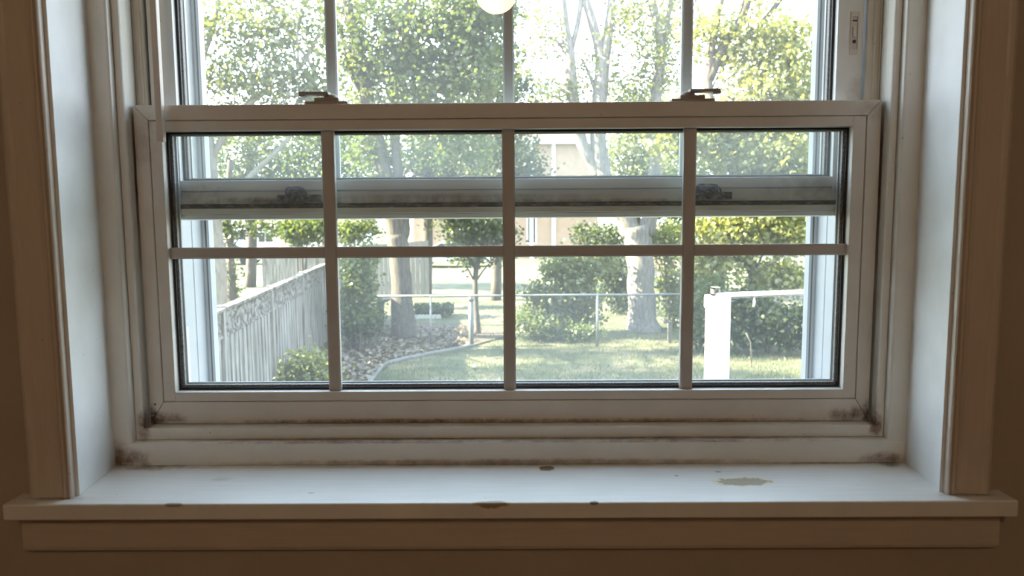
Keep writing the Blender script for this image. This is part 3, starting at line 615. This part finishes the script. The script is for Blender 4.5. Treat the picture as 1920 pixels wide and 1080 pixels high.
# grass blades and fallen leaves on the nearer lawn
r = np.random.default_rng(5)
def scatter(n, poly_px, z=GZ+.03):
    out = []
    (x0, y0, x1, y1) = poly_px
    for _ in range(n):
        out.append(tuple(onz(r.uniform(x0, x1), y0+(y1-y0)*r.random()**.8, z)))
    return np.array(out)
g = scatter(26000, (560, 560, 1560, 760)); g[:, 2] = GZ+.03
n = len(g); h_ = .035+.05*r.random(n); a = r.random(n)*6.28; v = np.empty((n, 3, 3)); wv = .006
v[:, 0] = g+np.c_[np.cos(a)*wv, np.sin(a)*wv, np.zeros(n)]; v[:, 1] = g-np.c_[np.cos(a)*wv, np.sin(a)*wv, np.zeros(n)]; v[:, 2] = g+np.c_[r.normal(size=n)*.02, r.normal(size=n)*.02, h_]
me = bpy.data.meshes.new('grass'); me.from_pydata(v.reshape(-1, 3).tolist(), [], [(3*i, 3*i+1, 3*i+2) for i in range(n)])
me.materials.append(leafmat('grass_blades', [(.060, .074, .034), (.10, .108, .05), (.17, .15, .085), (.07, .084, .038)], .35)); go = bpy.data.objects.new('grass', me); C.objects.link(go)
tag(go, 'short patchy grass growing on the lawn this side of the wire fence', 'grass', kind='stuff')
lc = scatter(5200, (600, 612, 900, 730), GZ+.06)
# keep litter behind the kerb
def behind(p):
    for i in range(len(kp)-1):
        if min(kp[i].x, kp[i+1].x) <= p[0] <= max(kp[i].x, kp[i+1].x):
            u = (p[0]-kp[i].x)/(kp[i+1].x-kp[i].x+1e-9); return p[1] > kp[i].y+(kp[i+1].y-kp[i].y)*u+.1
    return p[0] < kp[0].x
lc = np.array([p for p in lc if behind(p)]); lc[:, 2] = GZ+.05+.05*r.random(len(lc))
lo_ = leaf_object('fallen_leaves', lc, .11, leafmat('dry_leaves', [(.10, .070, .045), (.16, .125, .09), (.24, .20, .155), (.07, .05, .035)], .15), None, 77, flat=3.)
tag(lo_, 'dry brown and buff fallen leaves strewn over the soil bed', 'leaves', kind='stuff')

# ---------------------------------------------------------------- wooden fence along the left
m_fence = mat('weathered_grey_wood', rough=.9); pattern(m_fence, [(.36, (.10, .085, .068)), (.5, (.20, .185, .165)), (.62, (.30, .285, .26))], (7, 7, .6), 2.2, 8, .4, .01)
m_cap = mat('mossy_cap_wood', rough=.95); pattern(m_cap, [(.40, (.045, .034, .026)), (.49, (.12, .10, .085)), (.57, (.24, .225, .20))], (1, 1, 1), 14, 9, .4, .01)
TOPZ = GZ+1.83
pA, pB = onz(398, 584, TOPZ), onz(612, 494, TOPZ)
d = (pB-pA); d.z = 0; L0 = d.length; d.normalize(); nf = Vector((d.y, -d.x, 0))     # nf points to the yard
pS = pA-d*2.2; NP = 6; PL = (L0+2.2+4.6)/NP
fr = empty('wooden_fence', (pS.x, pS.y, GZ)); tag(fr, 'weathered grey wooden board fence with a rough top panel running along the left', 'fence')
O = Vector((pS.x, pS.y, GZ)); Zu = Vector((0, 0, 1))
for i in range(NP):
    drop = (0, .0, -.0, .015, -.01, 0)[i]; s0 = i*PL
    def RB(b, a, c, z0, z1, n0, n1):
        cc = d*((a+c)/2)+nf*((n0+n1)/2)+Zu*((z0+z1)/2); return b.rot_box(cc, d*((c-a)/2), nf*((n1-n0)/2), Zu*((z1-z0)/2))
    RB(MB(), s0-.045, s0+.045, -.3, 1.86+drop, -.045, .045).build('post', m_fence, fr, bevel=.006)
    RB(MB(), s0+.05, s0+PL-.05, 1.80+drop, 1.835+drop, -.06, .075).build('cap_rail', m_cap, fr, bevel=.004)
    b = RB(MB(), s0+.05, s0+PL-.05, 1.50+drop, 1.80+drop, -.01, .012)
    RB(b, s0+.05, s0+PL-.05, 1.455+drop, 1.50+drop, -.03, .035); RB(b, s0+.05, s0+PL-.05, 1.765+drop, 1.80+drop, -.02, .03)
    b.build('top_panel', m_cap, fr)
    b = MB(); k = 0; a = s0+.07; rr_ = np.random.default_rng(90+i)
    while a+.1 < s0+PL-.05:
        wd = .118+.014*rr_.random(); o1 = .006*rr_.random()
        RB(b, a, a+wd, .06+.03*rr_.random(), 1.455+drop, .0+o1, .026+o1); RB(b, a+wd-.03, a+wd+.10, .08, 1.455+drop, -.06, -.042); a += wd+.072
    RB(b, s0, s0+PL, .30, .38, -.041, -.001); RB(b, s0, s0+PL, 1.30, 1.38, -.041, -.001)
    b.build('boards', m_fence, fr)
# pale fence further back
def straight_fence(name, label, x0, x1, Y, ytop, m, bw=.13, seed=3, rise=0):
    a, c = at(x0, ytop, Y), at(x1, ytop, Y); t = empty(name, (a.x, Y, GZ)); tag(t, label, 'fence'); h = a.z-GZ
    b = MB(); x = 0; q = np.random.default_rng(seed)
    while x < c.x-a.x:
        b.box(x, x+bw*.93, 0, .02, .05, h+rise*x+.02*q.random()); x += bw
    b.build('boards', m, t)
    for zz in (.4, h-.3): MB().box(0, c.x-a.x, .02, .06, zz, zz+.08).build('rail', m, t)
    for xx in (0, (c.x-a.x)/2, c.x-a.x): MB().box(xx-.05, xx+.05, .06, .16, -.2, h+.05).build('post', m, t)
m_pale = mat('pale_dry_wood', rough=.9); pattern(m_pale, [(.3, (.17, .155, .135)), (.7, (.27, .25, .225))], (6, 6, .8), 4, 6)
straight_fence('board_fence', 'pale upright-board fence standing behind the forked trunk', 676, 796, 26.0, 462, m_pale, .16, 3, .08)
straight_fence('screen_fence', 'greyish fence section seen past the ivy-clad trunk, upper left of the long fence', 492, 620, 27.0, 478, m_fence, .16, 4)

# ---------------------------------------------------------------- chain link fence
m_galv = mat('galvanised_steel', (.16, .17, .175), .5, metal=.3)
YF = onz(1122, 650).y; zt = at(1120, 553, YF).z
cf = empty('chain_link_fence', (at(640, 560, YF).x, YF, GZ)); tag(cf, 'galvanised wire mesh fence with a round top rail across the yard', 'fence')
xL = at(655, 560, YF).x-cf.location.x; xR = at(1560, 560, YF).x-cf.location.x; ht = zt-GZ
MB().tube([(xL, 0, ht), (xR, 0, ht)], .024, 10).build('top_rail', m_galv, cf, smooth=True)
for px in (660, 807, 960, 1120, 1290, 1440):
    xx = at(px, 560, YF).x-cf.location.x
    MB().tube([(xx, .0, -.2), (xx, .0, ht-.01)], .027 if px != 1120 else .034, 10).build('post', m_galv, cf, smooth=True)
b = MB(); p_ = .085; x = xL-ht
while x < xR:
    for s_ in (1, -1):
        xa_, xb_ = (x, x+ht) if s_ > 0 else (x+ht, x)
        za, zb_ = .03, ht
        if xa_ < xL: za = .03+(xL-xa_)/(xb_-xa_)*(ht-.03); xa_ = xL
        if xb_ < xL: zb_ = .03+(xa_-xL)/(xa_-xb_)*(ht-.03); xb_ = xL
        if max(xa_, xb_) > xR: continue
        b.tube([(xa_, s_*.002, za), (xb_, s_*.002, zb_)], .0021, 3, cap=False)
    x += p_
tag(b.build('wire_mesh', m_galv, cf), kind='stuff')
# corner post with cap, apart from the fence
pc = onz(884, 650); zc = at(884, 562, pc.y).z
t = empty('metal_corner_post', (pc.x, pc.y, GZ)); tag(t, 'short galvanised round post at the end of the pale edging', 'post')
MB().tube([(0, 0, -.2), (0, 0, zc-GZ)], .055, 14).build('shaft', m_galv, t, smooth=True)
MB().lathe([(.064, 0), (.064, .05), (.05, .085), (.02, .1)], c=(0, 0, zc-GZ-.03), n=16).build('cap', m_galv, t, smooth=True)

# ---------------------------------------------------------------- white post and rail, close to the house
m_wp = mat('peeling_white_paint', rough=.6); pattern(m_wp, [(.28, (.30, .28, .2)), (.36, (.62, .62, .57)), (.7, (.72, .72, .68))], (5, 5, 1.2), 4, 7, .3, .004)
YP = 5.2; pa, pb = at(1333, 556, YP), at(1371, 556, YP); t = empty('white_post', ((pa.x+pb.x)/2, YP, GZ)); tag(t, 'tall square white-painted post with peeling paint, standing near the house', 'post')
w2 = (pb.x-pa.x)/2; hp = pa.z-GZ
MB().box(-w2, w2, 0, w2*2, 0, hp).build('shaft', m_wp, t, bevel=.006)
MB().box(-w2*1.25, -w2*.75, -.01, w2*1.6, hp-.09, hp+.0).build('cleat', m_wp, t, bevel=.004)
b = MB().box(-w2*.72, -w2*.0, .02, .09, hp, hp+.015).box(-w2*.72, -w2*.55, .02, .09, hp, hp+.06).box(-w2*.18, -w2*.0, .02, .09, hp, hp+.05).box(-w2*.72, 0, .02, .09, hp+.048, hp+.062)
b.build('bracket', m_rust, t)['label'] = 'small rusty metal bracket'
# rail running right and a little away
q0, q1 = at(1345, 556, YP+.02), at(1600, 546, YP+.75); dd = (q1-q0)
rl = empty('white_rail', (q0.x, q0.y, q0.z)); tag(rl, 'slim white rail running right from the top of the tall white post', 'rail')
dn = dd.normalized(); ny = Vector((-dn.y, dn.x, 0)).normalized(); nz_ = dn.cross(ny)
MB().rot_box(dd*.5+Vector((0, 0, .010)), dd*.5, ny*.03, Vector((0, 0, .013))).build('beam', m_wp, rl, bevel=.003)
MB().rot_box(dd*.5+Vector((0, 0, -.012)), dd*.497, ny*.018, Vector((0, 0, .004))).build('beam_strip', m_fence, rl)
hx = dd*.245; MB().tube([hx+Vector((0, 0, -.015)), hx+Vector((.005, 0, -.05)), hx+Vector((.0, 0, -.085))], .008, 8).build('hook', m_wp, rl, smooth=True)
e_ = empty('support_post', (q1.x, q1.y, GZ)); tag(e_, 'second white post at the far right end of the white rail', 'post')
MB().box(-.07, .07, -.07, .07, 0, q1.z-GZ-.004).build('shaft', m_wp, e_, bevel=.005)
# thin dark stake
ps = onz(1410, 690); t = MB().tube([(ps.x, ps.y, GZ-.1), (ps.x-.04, ps.y, GZ+.5), (ps.x-.12, ps.y+.05, at(1400, 625, ps.y).z)], .009, 7).build('garden_stake', m_bark, smooth=True)
tag(t, 'thin dark leaning stake stuck in the lawn right of the tall white post', 'stake')

# ---------------------------------------------------------------- small things on the lawn
m_ball = mat('white_plastic', (.85, .85, .84), .4)
pb_ = onz(889, 692); b = MB(); b.lathe([(.036*math.sin(a), .036-.036*math.cos(a)) for a in np.linspace(.05, 3.09, 12)], n=18)
o = b.build('white_ball', m_ball, smooth=True); o.location = (pb_.x, pb_.y, GZ+.02); tag(o, 'small white ball lying on the grass', 'ball')
pm = onz(1256, 643); t = empty('marker_post', (pm.x, pm.y, GZ)); tag(t, 'short pale wooden stake with a round white disc, foot of the pale tall trunk', 'post')
MB().box(-.05, .05, 0, .03, 0, .50).build('stake', m_pale, t, bevel=.004)
b = MB(); b.tube([(-.10, -.012, .50), (-.10, .0, .50)], .062, 20); b.build('disc', m_pale, t)
b = MB(); b.tube([(-.10, -.018, .50), (-.10, -.012, .50)], .026, 16); b.build('disc_centre', m_fence, t)
pg = onz(800, 598); t = empty('raised_bed', (pg.x, pg.y, GZ)); tag(t, 'low raised planting bed with a white front board beyond the forked trunk', 'planter')
MB().box(-.45, .40, -.02, .02, 0, .12).build('front_board', m_wp, t, bevel=.004)
MB().box(-.45, .40, .9, .94, 0, .12).box(-.45, -.41, .02, .9, 0, .12).box(.36, .40, .02, .9, 0, .12).build('bed_frame', m_fence, t)
pts = np.c_[r.uniform(-.4, .7, 700), r.uniform(.0, .9, 700), .1+.26*r.random(700)]
leaf_object('planting', pts, .12, m_leaf_dark, t, 123)
# basin on the ground by the shrub
pk = onz(716, 630); zk = at(716, 560, pk.y).z-GZ; t = empty('garden_basin', (pk.x, pk.y, GZ)); tag(t, 'shallow pale basin on a low pedestal between the narrow shrub and the forked trunk', 'basin')
MB().lathe([(.13, 0), (.10, .05), (.07, .2), (.07, zk-.15), (.11, zk-.08)], n=20).build('pedestal', m_kerb, t, smooth=True)
MB().lathe([(.08, zk-.10), (.18, zk-.07), (.26, zk), (.24, zk), (.16, zk-.045), (.01, zk-.055)], n=28).build('bowl', m_kerb, t, smooth=True)

# ---------------------------------------------------------------- houses and cars beyond
m_tan = mat('tan_brick', rough=.9); pattern(m_tan, [(.3, (.40, .28, .20)), (.7, (.48, .35, .26))], (1, 1, 1), 3, 5)
m_roof = mat('brown_shingle', rough=.9); pattern(m_roof, [(.3, (.10, .075, .06)), (.7, (.15, .12, .1))], (1, 1, 1), 3, 5)
m_siding = mat('white_siding', rough=.7); pattern(m_siding, [(.3, (.74, .73, .70)), (.7, (.84, .83, .80))], (.2, .2, 14), 2, 3)
m_dark = mat('dark_window_glass', (.05, .06, .07), .1)
m_trim = mat('white_trim', (.84, .84, .82), .5)
def house(name, label, x0, x1, yt, Y, wm, wins, ridge=1.6, depth=8, spouts=()):
    a, c = at(x0, yt, Y), at(x1, yt, Y); W = c.x-a.x; H = a.z-GZ
    t = empty(name, (a.x, Y, GZ)); tag(t, label, 'house')
    MB().box(0, W, 0, depth, 0, H).build('walls', wm, t)
    MB().prism([(-.5, H-.05), (depth+.5, H-.05), (depth/2, H+ridge)], 'x', -.4, W+.4).build('roof', m_roof, t)
    MB().box(-.4, W+.4, -.58, -.47, H-.16, H+.02).build('gutter', m_trim, t)
    for (u, v0, ww, hh) in wins:
        f_ = ring(MB(), u*W-.08, u*W+ww+.08, v0-.08, v0+hh+.08, (.1, .1, .1, .1), -.06, .0); f_.box(u*W+ww/2-.03, u*W+ww/2+.03, -.05, 0, v0, v0+hh)
        fo = f_.build('window', m_trim, t); MB().box(u*W, u*W+ww, -.03, -.005, v0, v0+hh).build('pane', m_dark, fo)
    for u in spouts: MB().tube([(u*W, -.1, 0), (u*W, -.1, H-.1)], .13, 8).build('downspout', m_trim, t)
    return t
house('tan_house', 'two-storey tan brick house with a brown roof behind the young tree', 772, 1122, 268, 48, m_tan,
      [(.02, 3.6, 1.0, 1.3), (.32, 3.6, 1.3, 1.4), (.62, 1.0, .5, 2.2), (.60, 3.6, 1.2, 1.4), (.35, .9, 1.8, 1.4)], 1.8, spouts=(.085, .64, .76))
house('white_house', 'low white-sided house behind the upper left of the wooden fence', 425, 520, 432, 52, m_siding, [(.1, 1.0, 1.0, .9), (.62, 1.0, 1.0, .9)], .8)
house('grey_house', 'pale-sided house glimpsed above the wooden fence, right of the white one', 540, 668, 420, 64, m_siding, [(.2, 1.0, 1.2, .9), (.65, 1.0, 1.2, .9)], 1.0)
def car(px, Y, m, label, s=1):
    p = onz(px, 398+2.98/Y*F); t = empty('parked_car', (p.x, Y, GZ)); tag(t, label, 'car')
    body = [(-2.1, .3), (-2.15, .65), (-1.9, .85), (-1.2, .95), (-.6, 1.38), (.7, 1.42), (1.35, 1.0), (2.0, .88), (2.15, .6), (2.1, .3)]
    MB().prism(body, 'y', -.85, .85).build('body', m, t, bevel=.05)
    MB().prism([(-1.05, .98), (-.55, 1.31), (.62, 1.34), (1.12, 1.0)], 'y', -.862, .862).build('side_windows', m_dark, t)
    for x in (-1.35, 1.35):
        for y in (-.8, .8): MB().tube([(x, y-.1, .32), (x, y+.1, .32)], .32, 18).build('wheel', m_black, t)
m_car1 = mat('pale_blue_car_paint', (.50, .56, .62), .3); m_car2 = mat('white_car_paint', (.8, .8, .8), .3)
car(448, 44, m_car1, 'pale blue-grey parked car beyond the lawn, upper left'); car(848, 41, m_car2, 'white parked car in front of the tan house')
# white boarded shed behind the pale tree
a, c = at(1222, 500, 22.5), at(1262, 500, 22.5); t = empty('garden_shed', (a.x, 22.5, GZ)); tag(t, 'small grey-white shed behind the feathery shrub and pale trunk', 'shed')
W = c.x-a.x; H = a.z-GZ
MB().box(0, W, 0, 1.6, 0, H).build('walls', m_siding, t); MB().prism([(-.2, H), (1.8, H), (.8, H+.35)], 'x', -.15, W+.15).build('roof', m_roof, t)
